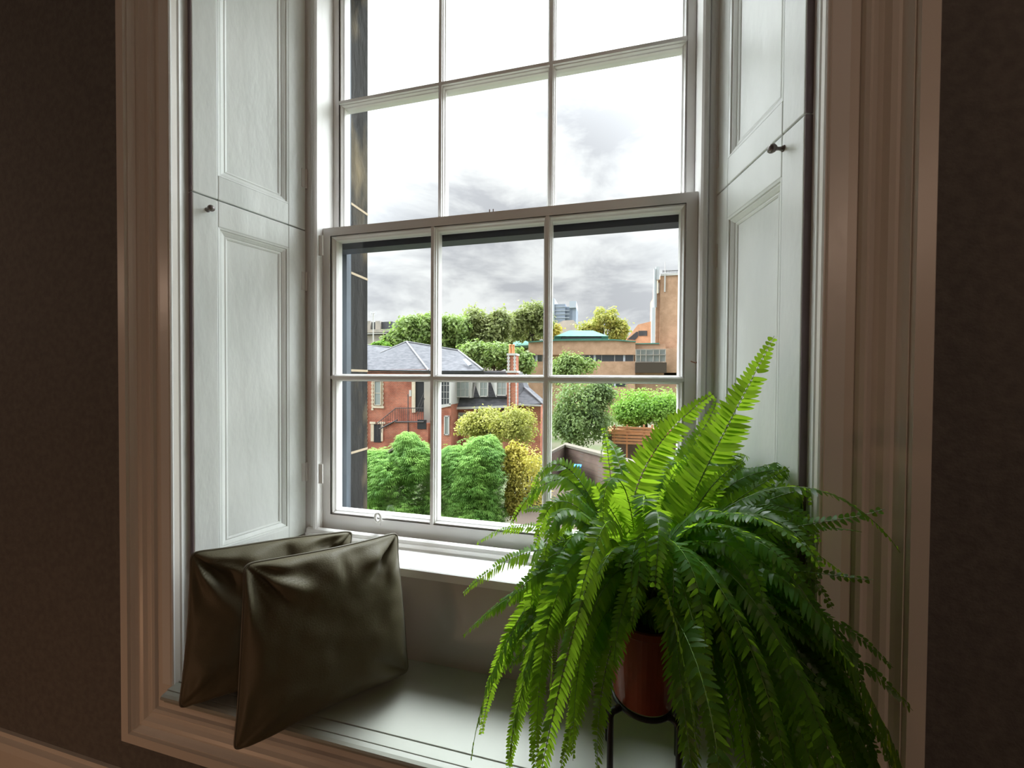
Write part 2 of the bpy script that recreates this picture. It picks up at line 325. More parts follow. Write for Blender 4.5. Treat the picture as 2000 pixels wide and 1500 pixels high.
# ------------------------------------------------------------------ sash window
win = thing('window_1', (-.327, 1.09, -.51), None, None, kind='structure')
FX0, FX1 = -.8755, .2225           # sash opening
m = MB()
for s, x, A in ((-1, FX0, LB), (1, FX1, RB)):
    ox = x+s*.12
    pts = [(x, 1.048), (x, 1.16), (ox, 1.16), (ox, 1.031), (x+s*.030, 1.031), (x+s*.026, 1.029), (x+s*.020, 1.029), (x+s*.018, 1.033), (x+s*.016, 1.024), (x+s*.011, 1.0195), (x+s*.004, 1.0195), (x-s*.001, 1.024), (x-s*.001, 1.046)]
    m.prism([(a, b, -.56) for a, b in pts], (0, 0, 1.98))
m.box(FX0, FX1, 1.03, 1.16, 1.35, 1.42)
m.build('window_frame', M['sash'], win)
# staff bead and board at the foot, flat sill in front of it
pts = [(.918, -.5075), (.921, -.505), (.975, -.504), (.975, -.528+.0), (.918, -.528)]
m = MB(); m.prism([(-1.0, y, z) for y, z in pts], (1.34, 0, 0))
pts = [(.974, -.506), (.976, -.514+.03), (.980, -.484), (1.0, -.4835), (1.012, -.4840), (1.016, -.4815), (1.0165, -.4765), (1.021, -.4735), (1.029, -.4735), (1.034, -.477), (1.046, -.4775), (1.046, -.53), (.974, -.53)]
pts = [(.975, -.528), (.977, -.505), (.990, -.5045), (1.010, -.503), (1.014, -.498), (1.014, -.488), (1.017, -.486), (1.019, -.478), (1.024, -.4745), (1.030, -.474), (1.036, -.477), (1.038, -.483), (1.046, -.484), (1.046, -.528)]
m.prism([(-1.0+.09, y, z) for y, z in pts], (1.16, 0, 0)); m.build('window_sill', M['sash'], win)
m = MB(); m.prism([(-1.0, y, z) for y, z in ((1.046, -.53), (1.046, -.489), (1.15, -.50), (1.35, -.53), (1.35, -.60), (1.046, -.60))], (1.4, 0, 0)); m.build('outer_sill', M['stone'], win)

def bar_v(m, x, y0, y1, z0, z1, nose, half):      # glazing bar: narrow nose to the room, stepped ovolo, wide at the glass
    h = half; q = [(-nose, y0), (-nose-.0005, y0+.006), (-nose-.003, y0+.0065), (-h*.8, y0+.014), (-h, y0+.016), (-h, y1)]
    pts = [(x+a, b) for a, b in q]+[(x-a, b) for a, b in reversed(q)]
    m.prism([(a, b, z0) for a, b in pts], (0, 0, z1-z0))
def bar_h(m, z, y0, y1, x0, x1, nose, half):
    h = half; q = [(-nose, y0), (-nose-.0005, y0+.006), (-nose-.003, y0+.0065), (-h*.8, y0+.014), (-h, y0+.016), (-h, y1)]
    pts = [(z+a, b) for a, b in q]+[(z-a, b) for a, b in reversed(q)]
    m.prism([(x0, b, a) for a, b in pts], (x1-x0, 0, 0))
def sash(name, y, x0, x1, z0, z1, gx, gz, bot, top, stile, yg):
    """y = room face; gx/gz = bar centres; rails bot/top, stile = widths"""
    s = MB().box(x0, x1, y, y+.043, z0, z1)
    s = MB(); ix0, ix1, iz0, iz1 = x0+stile, x1-stile, z0+bot, z1-top
    pr = [(0, 0), (.0, .005), (-.001, .0055), (-.0035, .006), (-.0065, .011), (-.0085, .013), (-.0105, .0145), (-.0105, .043), (.03, .043), (.03, 0)]
    s.box(x0, ix0, y, y+.043, z0, z1).box(ix1, x1, y, y+.043, z0, z1).box(ix0, ix1, y, y+.043, z0, iz0).box(ix0, ix1, y, y+.043, iz1, z1)
    s.frame(ix0, ix1, iz0, iz1, [(w_, h_) for w_, h_ in pr if w_ <= 0]+[(.0, .043)], lambda u, v, h: Vector((u, y+h, v)))
    o = s.build(name, M['sash'], win)
    b = MB()
    for x in gx: bar_v(b, x, y+.0005, y+.043, iz0-.002, iz1+.002, .0048, .0115)
    for z in gz: bar_h(b, z, y+.0008, y+.0428, ix0-.002, ix1+.002, .0048, .0115)
    b.build('glazing_bar', M['sash'], o)
    xs = [ix0+.008]+list(gx)+[ix1-.008]; zs = [iz0+.008]+list(gz)+[iz1-.008]
    for i in range(len(xs)-1):
        for j in range(len(zs)-1):
            g = MB().box(xs[i], xs[i+1], yg, yg+.003, zs[j], zs[j+1]); g.build('window_pane', M['glass'], o)
    return o
low = sash('lower_sash', 1.05, FX0+.001, FX1-.001, -.487, .471, (-.4985, -.158), (-.001,), .050, .026, .027, 1.075)
RAIL_SHADE = mat('painted_shade_sash_edge', (.045, .052, .075), .5)  # shade on the upper sash's bottom rail, put into the colour
upp = sash('upper_sash', 1.099, FX0+.001, FX1-.001, .418, 1.37, (-.4985, -.158), (.897,), .045, .05, .020, 1.124)
MB().box(FX0+.004, FX1-.004, 1.0972, 1.1435, .4168, .466).build('meeting_rail_shade', RAIL_SHADE, upp)  # dark cover painting shade over the rail's room face and underside
# fittings: lift loop, hinge, fastener pegs, nail
m = MB(); c = at(740, 1010, 1.045)
m.tube([c+Vector((math.sin(a)*.0095, -.004, math.cos(a)*.0135)) for a in [i*math.pi*2/20 for i in range(21)]], .0042, 8)
m.tube([c+Vector((.001, 0, -.011)), c+Vector((.002, .004, -.026))], [.0035, .0015], 8)
m.build('sash_lift_ring', M['white_metal'], low, smooth=True)
for py in (480, 925):
    c = at(627, py, 1.02); m = MB(); m.box(c.x-.005, c.x+.008, 1.0165, 1.0195, c.z-.03, c.z+.03); m.tube([c+Vector((-.003, -.002, -.03)), c+Vector((-.003, -.002, .03))], .0035, 8)
    m.build('frame_hinge', M['white_metal'], win)
c = at(960, 408, 1.06); m = MB()
for d in (-.0055, .0055): m.tube([(c.x+d, 1.06, .470), (c.x+d, 1.06, .482)], .0022, 8)
m.build('sash_catch', M['knob'], low)
c = at(1360, 708, 1.03); m = MB(); m.tube([(c.x, 1.03, c.z), (c.x-.006, 1.0165, c.z-.001), (c.x-.016, 1.012, c.z+.002)], .0014, 6); m.build('bent_nail', M['rust'], win)

# stone reveal outside
m = MB(); m.box(-2.72, -.8645, 1.165, 1.27, -1.4, 2.0).box(.222, 2.32, 1.165, 1.27, -1.4, 2.0).box(-.8645, .222, 1.165, 1.27, 1.40, 2.0).box(-.8645, .222, 1.165, 1.27, -1.4, -.61)
m.build('wall_exterior', M['stone'], kind='structure')
m = MB()
for zz in (.60, .10+.26, .02, -.27): m.box(-.8655, -.8635, 1.175, 1.2715, zz, zz+.008)
m.build('trim_5', M['mortar'], kind='structure')
m = MB(); m.box(-.90, -.858, 1.143, 1.166, -.53, 1.40); m.box(.213, .25, 1.143, 1.166, -.53, 1.40); m.build('trim_6', M['darkwood'], kind='structure')

# ------------------------------------------------------------------ cushions
def cushion(TL, TR, BR, BL, thick, label, seed, front):
    """corner points; faces the room. body with pinched ears, folds and piping"""
    TL, TR, BR, BL = map(Vector, (TL, TR, BR, BL)); n = 56
    cen = (TL+TR+BR+BL)/4; nrm = (TR-BL).cross(TL-BR).normalized()
    if nrm.dot(Vector((0, 0, 0))-cen) < 0: nrm = -nrm
    t = thing('cushion', (cen.x, cen.y, min(BR.z, BL.z)), label, 'cushion', None)
    def mid(u, v):                                  # edges bow inward, ears rounded
        mq = max(abs(u), abs(v)); k_ = (abs(u)**13+abs(v)**13)**(1/13)/mq if mq > .5 else 1
        u, v = u/k_, v/k_
        uu = u*(1-.072*(1-v**8)*abs(u)**3); vv = v*(1-.050*(1-u**8)*abs(v)**3)
        a, b = (uu+1)/2, (vv+1)/2
        p = BL.lerp(BR, a).lerp(TL.lerp(TR, a), b)
        return p+nrm*(.010*math.sin(3*u+seed)*abs(v)*v + .006*math.sin(4*v+seed*2)*u*abs(u))
    def th(u, v, s):
        base = (max(0, 1-u**4)*max(0, 1-v**4))**.50*(1+.10*(-v))
        h = thick*base
        # folds fanning from the corners and dents along the top seam
        f = 0
        for cu, cv, amp in ((-1, 1, 1.25), (1, 1, 1.0), (-1, -1, .5), (1, -1, .5)):
            du, dv = (u-cu)*-cu, (v-cv)*-cv; r = math.hypot(du, dv)+1e-6; a = math.atan2(dv, du)
            f += amp*.0085*math.sin(a*9+seed*1.7+cu)*math.exp(-((r-.42)/.34)**2)
            f -= amp*.026*math.exp(-((a-.78)/.11)**2)*math.exp(-((r-.30)/.25)**2)*(1 if cv > 0 else .3)
        du, dv = u+1, 1-v; rr_ = math.hypot(du, dv); a = math.atan2(dv, du)      # long fold from the top left ear
        f += .013*math.exp(-((a-.50)/.10)**2)*math.exp(-((rr_-.62)/.34)**2)-.015*math.exp(-((a-.80)/.13)**2)*math.exp(-((rr_-.55)/.30)**2)
        f -= .012*math.exp(-((u-.70)/.05)**2)*math.exp(-((v-.72)/.16)**2); f -= .008*math.exp(-((u-.1-.2*(1-v))/.05)**2)*math.exp(-((v-.75)/.2)**2)
        top = max(0, v)
        f += .0065*math.sin(u*11+seed)*math.exp(-((v-.80)/.22)**2)
        f += .006*noise.noise(Vector((u*2.2+seed, v*2.2, s)))+.0028*noise.noise(Vector((u*6, v*5+seed, s*2)))
        return h+f*min(1, base*1.7)
    vs = []; fs = []
    idx = {}
    for s in (1, -1):
        for i in range(n+1):
            for j in range(n+1):
                u, v = -math.cos(math.pi*i/n)*.5+(-1+2*i/n)*.5, -math.cos(math.pi*j/n)*.5+(-1+2*j/n)*.5
                edge = i in (0, n) or j in (0, n)
                if edge and s == -1: idx[(s, i, j)] = idx[(1, i, j)]; continue
                idx[(s, i, j)] = len(vs); vs.append(mid(u, v)+nrm*s*(0 if edge else max(.0012, th(u, v, s))))
    for s in (1, -1):
        for i in range(n):
            for j in range(n): fs.append((idx[(s, i, j)], idx[(s, i+1, j)], idx[(s, i+1, j+1)], idx[(s, i, j+1)]))
    MB().add(vs, fs).build('cover', M['cush'], t, smooth=True)
    k = 60; path = []
    for (a, b) in (((-1, -1), (1, -1)), ((1, -1), (1, 1)), ((1, 1), (-1, 1)), ((-1, 1), (-1, -1))):
        for i in range(k): q = i/k; path.append(mid(a[0]+(b[0]-a[0])*q, a[1]+(b[1]-a[1])*q))
    # round the ears a little
    for _ in range(3): path = [path[i]*.5+(path[i-1]+path[(i+1) % len(path)])*.25 for i in range(len(path))]
    MB().tube(path+[path[0]], .0028, 8, cap=False).build('piping', M['pipe'], t, smooth=True)
    return t
cushion((-.752, .652, -.396), (-.520, .915, -.402), (-.462, .868, -.738), (-.735, .612, -.764), .058,
        'dark olive velvet cushion with piped edges, in front of a second one', 1.3, True)
cushion((-.945, .690, -.403), (-.672, .935, -.420), (-.655, .88, -.738), (-.928, .645, -.756), .050,
        'dark olive piped cushion against the left reveal, partly hidden behind another cushion', 4.1, False)

# ------------------------------------------------------------------ plant stand and fern
PC = Vector((.075, .757, 0))
t = thing('plant_stand', (PC.x, PC.y, -.75), 'small black metal plant stand holding the fern pot on the window seat', 'plant stand')
for lx, ly in ((.0150, .700), (.013, .815), (.1300, .702), (.147, .815)):
    m = MB(); m.tube([(lx, ly, -.750), (lx, ly, -.600), (lx+(PC.x-lx)*.06, ly+(PC.y-ly)*.06, -.594), (lx+(PC.x-lx)*.28, ly+(PC.y-ly)*.28, -.5955)], .0058, 12); m.build('leg', M['stand'], t, smooth=True)
m = MB(); ring = [(PC.x+.054*math.cos(a), PC.y+.054*math.sin(a), -.5975) for a in [i*math.pi/20 for i in range(41)]]; m.tube(ring, .0045, 8, cap=False); m.build('support_ring', M['stand'], t, smooth=True)
for a, b in (((.0150, .700), (.147, .815)), ((.013, .815), (.130, .702))):
    pass
fern = thing('potted_fern', (PC.x, PC.y, -.593), 'large potted fern with arching bright green fronds in a red-brown pot', 'potted plant')
m = MB(); m.lathe([(.002, -.593), (.050, -.593), (.054, -.590), (.058, -.56), (.066, -.47), (.068, -.452), (.070, -.450), (.070, -.438), (.064, -.438), (.063, -.452), (.002, -.452)], (PC.x, PC.y, 0), n=48)
m.build('pot', M['pot'], fern, smooth=False)
m = MB(); m.lathe([(.002, -.456), (.0635, -.456), (.0625, -.446), (.03, -.440), (.002, -.438)], (PC.x, PC.y, 0), n=32); m.build('soil', M['soil'], fern, smooth=True)

def keep(p):
    """keep fronds off the woodwork"""
    p = Vector(p)
    if p.y > .655:
        lim = .318 if p.y < .75 else .316-.228*(p.y-.75); p.x = min(p.x, lim)
    if p.y > .64: p.z = max(p.z, -.742)
    if p.z < -.47: p.y = min(p.y, .905)
    p.y = min(p.y, 1.008)
    return p
def frond(P, width, nh=None, density=.0072, broad=1.0, twist=0.0, seed=0):
    """P: control points of the midrib; pinnae in two rows"""
    rnd = random.Random(seed); P = [Vector(p) for p in P]
    if len(P) == 3: P = [P[0], P[0].lerp(P[1], .62), P[1].lerp(P[2], .30), P[2]] if False else P
    def bez(t):
        Q = list(P)
        while len(Q) > 1: Q = [Q[i].lerp(Q[i+1], t) for i in range(len(Q)-1)]
        return Q[0]
    K = 40; wv = [rnd.uniform(0, 6) for _ in range(3)]; wa = .010*twist
    pts = [keep(bez(i/K)+Vector((math.sin(i/K*7+wv[0]), math.sin(i/K*6+wv[1]), .6*math.sin(i/K*8+wv[2])))*wa*(i/K)) for i in range(K+1)]; cum = [0]
    t0_, t1_ = rnd.uniform(-.5, .5)*twist, rnd.uniform(-1.3, 1.3)*twist
    for i in range(K): cum.append(cum[-1]+(pts[i+1]-pts[i]).length)
    Ltot = cum[-1]
    def pos(s):
        s = max(0, min(Ltot, s)); i = 0
        while i < K-1 and cum[i+1] < s: i += 1
        q = (s-cum[i])/max(1e-9, cum[i+1]-cum[i]); return pts[i].lerp(pts[i+1], q), (pts[i+1]-pts[i]).normalized()
    m = MB(); m.tube([pts[i] for i in range(0, K+1, 2)], [.0014*(1-.75*i/K) for i in range(0, K+1, 2)], 4); root = m
    lf = MB(); n = int(Ltot/density); out = Vector((P[-1].x-P[0].x, P[-1].y-P[0].y, 0))
    hint = Vector(nh) if nh else Vector((0, -.35, 1))+out*.6
    droop = rnd.uniform(.05, .45) if P[-1].z > P[0].z-.05 else rnd.uniform(.4, 1.3); ph = rnd.uniform(0, 6)
    for k in range(3, n):
        q = k/n; s = q*Ltot; c, T = pos(s)
        Nn = hint - T*hint.dot(T)
        if Nn.length < .08: Nn = Vector((0, -1, .3)) - T*Vector((0, -1, .3)).dot(T)
        Nn.normalize(); ta = t0_+t1_*q; Nn = (Nn*math.cos(ta)+T.cross(Nn)*math.sin(ta)).normalized(); S = T.cross(Nn)
        prof = min(1, .35+q*3.2)*(1-q**2.6)**.9 if q < .97 else .12
        prof *= (1 if q < .7 else 1)
        for sd in (-1, 1):
            if q < .10 and rnd.random() < .35: continue
            if rnd.random() < .03: continue
            l = width*prof*rnd.uniform(.86, 1.08)+.0025; wd = min(.0037, .0022+l*.045)*broad
            wob = .22*math.sin(k*.45+ph)+rnd.uniform(-.16, .16)
            D = (S*sd+T*(.22+.25*q+rnd.uniform(-.08, .08))+Nn*(wob*.8)).normalized()
            W = (T - D*T.dot(D)).normalized(); Z = D.cross(W)*sd
            tw = rnd.uniform(-.5, .5); W2 = (W*math.cos(tw)+Z*math.sin(tw)).normalized()
            dr = -Vector((0, 0, 1))*l*droop*.5 - Nn*l*.16
            o = c+S*sd*.0008; rows = ((.0, .45, 0), (.10, 1.0, .02), (.38, .98, .18), (.70, .72, .55), (.92, .32, .88)); vs = []
            for a, ww, dd in rows:
                b = o+D*l*a+dr*dd+T*(l*.10*a*a); vs += [b-W2*wd*ww, b+W2*wd*ww*1.12]
            vs.append(o+D*l+dr+T*l*.12)
            vs = [keep(q_) for q_ in vs]
            lf.add(vs, [(0, 1, 3, 2), (2, 3, 5, 4), (4, 5, 7, 6), (6, 7, 9, 8), (8, 9, 10)])
    return root, lf
FR = []
B0 = Vector((PC.x, PC.y, -.440))
def A(px, py, Y): return at(px, py, Y)
# placed fronds: (start offset), control points, blade width
def proj(p): d = p.dot(fwd); return 1000+F*p.dot(RT)/d, 750-F*p.dot(UP)/d
def clear_pot(P):
    Q0 = [Vector(p) for p in P]
    for i in range(21):
        Q = list(Q0)
        while len(Q) > 1: Q = [Q[j].lerp(Q[j+1], i/20) for j in range(len(Q)-1)]
        x, y = proj(keep(Q[0]))
        if 1185 < x < 1322 and y > 1262: return False
    return True
hero = [
 ([(1318, 1060, .76), (1345, 960, .75), (1440, 800, .735), (1512, 656, .72)], .046, (0, -1, .25)),
 ([(1200, 1060, .78), (1215, 930, .80), (1300, 830, .82), (1394, 768, .83)], .046, (0.1, -1, .3)),
 ([(1260, 1060, .80), (1270, 960, .84), (1400, 830, .86), (1400, 775, .87)], .034, (-.2, -1, .3)),
 ([(1265, 1130, .74), (1225, 1020, .70), (1175, 980, .66), (1164, 945, .64)], .048, (.1, -1, .5)),
 ([(1230, 1020, .78), (1150, 880, .80), (1050, 900, .82), (992, 1040, .83)], .040, (0, -.6, 1)),
 ([(1215, 1060, .80), (1190, 980, .83), (1195, 900, .84), (1177, 832, .85)], .024, (.3, -1, .2)),
 ([(1330, 1080, .74), (1400, 980, .72), (1470, 960, .70), (1542, 912, .69)], .030, (0, -.8, .7)),
 ([(1340, 1120, .72), (1450, 1000, .66), (1600, 1040, .62), (1728, 994, .60)], .026, (0, -.7, .8)),
 ([(1380, 1130, .70), (1500, 1080, .66), (1610, 1130, .60), (1705, 1132, .585)], .018, (0, -.7, .8)),
 ([(1240, 1120, .76), (1120, 1020, .78), (1000, 1060, .80), (903, 1162, .80)], .034, (0, -.6, 1)),
 ([(1230, 1140, .74), (1100, 1080, .72), (1000, 1140, .72), (908, 1242, .72)], .030, (0, -.6, 1)),
 ([(1230, 1110, .78), (1100, 1000, .84), (1000, 1010, .88), (930, 1062, .90)], .022, (0, -.6, 1)),
 ([(1220, 1160, .72), (1080, 1020, .68), (960, 1200, .66), (944, 1430, .66)], .034, (-.4, -.6, .5)),
 ([(1230, 1160, .70), (1090, 1060, .66), (1010, 1280, .65), (990, 1488, .645)], .038, (-.3, -.8, .4)),
 ([(1240, 1170, .70), (1170, 1130, .64), (1160, 1300, .62), (1085, 1490, .61)], .038, (-.3, -.8, .4)),
 ([(1240, 1170, .70), (1200, 1150, .63), (1180, 1330, .62), (1165, 1520, .61)], .036, (-.2, -1, .3)),
 ([(1250, 1140, .72), (1160, 1060, .66), (1060, 1080, .66), (990, 1180, .66)], .040, (0, -.6, 1)),
 ([(1250, 1150, .70), (1150, 1090, .63), (1070, 1180, .62), (1000, 1310, .62)], .040, (0, -.7, .8)),
 ([(1250, 1150, .72), (1120, 1100, .66), (1050, 1150, .65), (985, 1290, .66)], .036, (0, -.7, .9)),
 ([(1260, 1100, .72), (1270, 1060, .64), (1310, 1130, .60), (1330, 1260, .58)], .034, (.2, -.9, .6)),
 ([(1250, 1130, .70), (1240, 1080, .62), (1230, 1180, .57), (1200, 1290, .56)], .036, (0, -.9, .6)),
 ([(1290, 1120, .72), (1380, 1060, .64), (1470, 1090, .60), (1555, 1180, .58)], .032, (0, -.7, .8)),
 ([(1300, 1160, .68), (1430, 1100, .60), (1560, 1200, .56), (1640, 1320, .54)], .036, (.3, -.7, .7)),
 ([(1310, 1180, .68), (1480, 1100, .58), (1640, 1200, .55), (1775, 1385, .53)], .040, (.3, -.7, .7)),
 ([(1310, 1180, .68), (1480, 1120, .60), (1620, 1180, .57), (1750, 1300, .56)], .036, (.3, -.7, .7)),
 ([(1310, 1180, .66), (1480, 1160, .57), (1600, 1280, .54), (1700, 1500, .52)], .040, (.3, -.7, .7)),
 ([(1300, 1180, .68), (1420, 1150, .60), (1520, 1300, .56), (1600, 1510, .54)], .040, (.3, -.7, .6)),
 ([(1300, 1180, .68), (1400, 1150, .60), (1460, 1320, .58), (1500, 1530, .56)], .040, (.2, -.8, .5)),
 ([(1300, 1180, .68), (1360, 1150, .60), (1400, 1300, .58), (1410, 1530, .56)], .040, (.1, -.8, .5)),
 ([(1290, 1180, .68), (1330, 1150, .62), (1350, 1300, .60), (1345, 1470, .59)], .036, (.1, -.9, .5)),
 ([(1340, 1080, .74), (1420, 960, .72), (1540, 1000, .68), (1600, 1110, .64)], .038, (0, -.7, 1)),
 ([(1340, 1060, .76), (1400, 930, .78), (1480, 920, .76), (1530, 1010, .74)], .038, (0, -.7, 1)),
 ([(1330, 1100, .74), (1430, 1000, .70), (1530, 1040, .66), (1620, 1190, .62)], .038, (0, -.7, 1)),
 ([(1300, 1060, .78), (1330, 900, .82), (1390, 880, .84), (1440, 960, .84)], .040, (0, -.9, .6)),
 ([(1260, 1060, .80), (1230, 930, .86), (1130, 930, .88), (1060, 1010, .90)], .036, (0, -.7, .8)),
 ([(1290, 1040, .78), (1310, 960, .80), (1350, 900, .82), (1370, 850, .84)], .042, (0, -1, .4)),
 ([(1330, 1040, .74), (1370, 960, .72), (1400, 930, .70), (1450, 900, .70)], .038, (0, -.9, .5)),
 ([(1390, 1120, .70), (1480, 1080, .64), (1560, 1180, .60), (1590, 1300, .58)], .036, (.2, -.8, .7)),
 ([(1340, 1150, .66), (1440, 1160, .58), (1530, 1260, .55), (1560, 1400, .54)], .038, (.2, -.8, .6)),
 ([(1350, 1200, .64), (1450, 1250, .56), (1560, 1330, .53), (1680, 1400, .52)], .038, (.2, -.8, .6)),
]
for i, (cp, wd, nh) in enumerate(hero):
    P = [A(*c) for c in cp]; hang = cp[-1][1] > 1180
    P = [B0+Vector((random.uniform(-.028, .028), random.uniform(-.028, .028), 0))]+P
    FR.append(frond(P, wd*(.60 if hang else 1.08 if i < 4 else .84), nh, density=.0060 if hang else .0078 if i < 4 else .0070, broad=1.35 if i < 4 else 1.0, twist=.8 if hang else 0, seed=i))
    if hang or i > 29:                             # a loose companion next to it
        rnd = random.Random(77+i); P2 = [p+Vector((rnd.uniform(-.03, .03), rnd.uniform(-.02, .03), rnd.uniform(-.03, .03)))*(k/3) for k, p in enumerate(P)]
        if clear_pot(P2) and proj(P2[-1])[0] < 1780: FR.append(frond(P2, wd*.56, nh, density=.0060, twist=1, seed=300+i))
# the rest of the crown: short young fronds on top, long ones hanging round the pot
i = 0; made = 0
while made < 225:
    rnd = random.Random(500+i); i += 1
    upper = made < 110
    az_ = rnd.uniform(0, 2*math.pi)
    if not upper and rnd.random() < .55: az_ = rnd.uniform(-1.5, .4)
    if upper and rnd.random() < .4: az_ = rnd.uniform(-.6, 1.2)
    el = rnd.uniform(.75, 1.45) if upper else rnd.uniform(.35, 1.2); Lf = rnd.uniform(.24, .40) if upper else rnd.uniform(.26, .42)
    d = Vector((math.cos(az_), math.sin(az_), 0))
    r1 = Lf*(.30+.25*math.cos(el)); h1 = Lf*(.72*math.sin(el))+.06
    tip = Lf*(rnd.uniform(.50, .80) if upper else rnd.uniform(.55, .92)); dz = h1*rnd.uniform(.45, .95) if upper else rnd.uniform(-.29, .02)
    base = B0+d*rnd.uniform(.005, .04); right = .05 if d.x > .2 else 0
    P = [base, base+Vector((0, 0, h1*.6))+d*r1*.2, base+d*r1+Vector((right*.5, 0, h1)), base+d*tip*.9+Vector((right, 0, h1*(.95 if upper else .6)+dz*.3*(not upper))), base+d*tip+Vector((right, 0, dz))]
    if P[-1].x < -.16: P = [base+(p-base)*.8 for p in P]
    if P[-1].x > .40 or P[-1].y < .36 or P[-2].x > .42: continue
    if max(proj(p)[0] for p in P[2:]) > 1765 and proj(P[-1])[1] < 1700: continue
    if not clear_pot(P): continue
    made += 1
    FR.append(frond(P, rnd.uniform(.022, .033) if upper else rnd.uniform(.015, .024), None, density=.0062, twist=.6 if upper else 1.1, seed=900+i))
order = list(range(len(FR)))
order.sort(key=lambda i: min(p.y for p in FR[i][1].v[::40]))
for i in order[:96]:
    r_, l_ = FR[i]; o = l_.build('frond', M['fern'], fern, smooth=True, fixn=False); r_.build('midrib', M['rachis'], o)
rest = MB(); rr = MB()
for i in order[96:]: rest.add(FR[i][1].v, FR[i][1].f); rr.add(FR[i][0].v, FR[i][0].f)
o = rest.build('inner_fronds', M['fern'], fern, smooth=True, fixn=False, kind='stuff'); rr.build('midrib', M['rachis'], o)

# ------------------------------------------------------------------ outside
GZ = -6.5
MB().box(-500, 500, 1.4, 900, GZ-.5, GZ).build('ground', M['ground'], kind='structure')
def pxbox(m, x0, y0, x1, y1, Y, d, zb=None):
    ym = (y0+(y1 if y1 is not None else y0))/2
    a = at(x0, ym, Y).x; b = at(x1, ym, Y).x; zt = at((x0+x1)/2, y0, Y).z; zz = zb if y1 is None else at((x0+x1)/2, y1, Y).z
    return m.box(a, b, Y, Y+d, zz, zt)
def pxpoly(m, pts, vec): return m.prism([at(*p) for p in pts], vec)
def part(name, mt, parent, fn, **k):
    m = MB(); fn(m); return m.build(name, M[mt], parent, **k)
def win_out(parent, x0, y0, x1, y1, Y, glass='paleglass', nx=2, ny=2, fr=1.4, frame='whitewood'):
    m = MB(); 
    pxbox(m, x0, y0, x0+fr, y1, Y, .12); pxbox(m, x1-fr, y0, x1, y1, Y, .12); pxbox(m, x0, y0, x1, y0+fr, Y, .12); pxbox(m, x0, y1-fr, x1, y1, Y, .12)
    for i in range(1, nx): x = x0+(x1-x0)*i/nx; pxbox(m, x-.35, y0, x+.35, y1, Y+.03, .05)
    for i in range(1, ny): y = y0+(y1-y0)*i/ny; pxbox(m, x0, y-.35, x1, y+.35, Y+.03, .05)
    o = m.build('house_window', M[frame], parent)
    m = MB(); pxbox(m, x0+.4, y0+.4, x1-.4, y1-.4, Y+.06, .05); m.build('glass', M[glass], o)

# --- red brick house
D = 30
h = thing('brick_house', (at(800, 738, D).x, D+3, GZ), 'red brick house with grey slate hipped roof and iron fire stairs, behind the conifers', 'house')
part('brick_wall', 'redbrick', h, lambda m: pxbox(m, 690, 722, 838, None, D, 8, GZ))
part('roof', 'slate', h, lambda m: (pxpoly(m, [(690, 722, 29.7), (743, 689, 33), (794, 668, 35), (837, 724, 29.7)], (0, .3, -.25)),
     pxpoly(m, [(837, 724, 29.7), (794, 668, 35), (895, 685, 35.5), (944, 724, 30)], (0, .3, -.25)),
     pxpoly(m, [(690, 722, 29.9), (690, 672, 36), (715, 674, 36), (762, 679, 36), (800, 700, 33)], (0, .3, -.25))))
def ridge(m):
    for a, b in (((743, 689, 33), (794, 667, 35)), ((794, 667, 35), (837, 723, 29.6)), ((794, 667, 35), (895, 684, 35.5)), ((895, 684, 35.5), (944, 722, 30)), ((700, 673, 36), (762, 678, 36)), ((715, 674, 36), (716, 720, 29.6))):
        m.tube([at(*a), at(*b)], .075, 6)
part('ridge_flashing', 'lead', h, ridge)
part('gutter', 'redbrick', h, lambda m: pxbox(m, 712, 721, 838, 727, D-.15, .3))
o = MB(); pxpoly(o, [(905, 704, 31.6), (911, 703, 31.6), (922, 714, 30.6), (916, 716, 30.6)], (0, -.12, .1)); o.build('skylight', M['pale_blue'], h)
def quoins(m, x, y0, y1, Y, w, step, both=True):
    y = y0; k = 0
    while y < y1: pxbox(m, x-(w if k % 2 else w*.55), y, x+(w if k % 2 else w*.55), y+step*.92, Y, .1); y += step; k += 1
part('quoins', 'quoin', h, lambda m: (quoins(m, 715, 744, 868, D-.06, 2.2, 3.6), quoins(m, 727, 744, 800, D-.06, 2.2, 3.6), quoins(m, 746, 744, 795, D-.06, 3.0, 4.5), pxbox(m, 727, 793, 749, 797, D-.12, .2), pxbox(m, 729, 738, 747, 746, D-.07, .1),
     pxbox(m, 722, 824, 733, 828, D-.1, .15), pxbox(m, 737, 824, 752, 828, D-.1, .15), pxbox(m, 744, 828, 748, 862, D-.05, .1), pxbox(m, 724, 828, 730, 862, D-.05, .1)))
win_out(h, 730, 744, 744, 792, D-.14, 'paleglass', 1, 2, 1.2, 'quoin')
o = MB(); pxbox(o, 730, 829, 744, 864, D-.04, .1); o.build('basement_opening', M['shade'], h)
part('stair_doorway', 'quoin', h, lambda m: (pxbox(m, 804, 742, 811, 806, D-.1, .15), pxbox(m, 804, 738, 830, 745, D-.1, .15)))
o = MB(); pxbox(o, 811, 745, 828, 804, D-.03, .1); o.build('door_opening', M['shade'], h)
part('stone_pier', 'terrace', h, lambda m: pxbox(m, 828, 742, 840, 870, D-.3, .35))
part('meter_box', 'whitewood', h, lambda m: pxbox(m, 799, 762, 803, 774, D-.12, .12))
part('lower_lean_to', 'redbrick', h, lambda m: pxbox(m, 752, 826, 836, 880, D-.9, .9))
part('dark_base', 'shade', h, lambda m: pxbox(m, 815, 820, 832, 838, D-.95, .1))  # small dark patch on the lean-to front
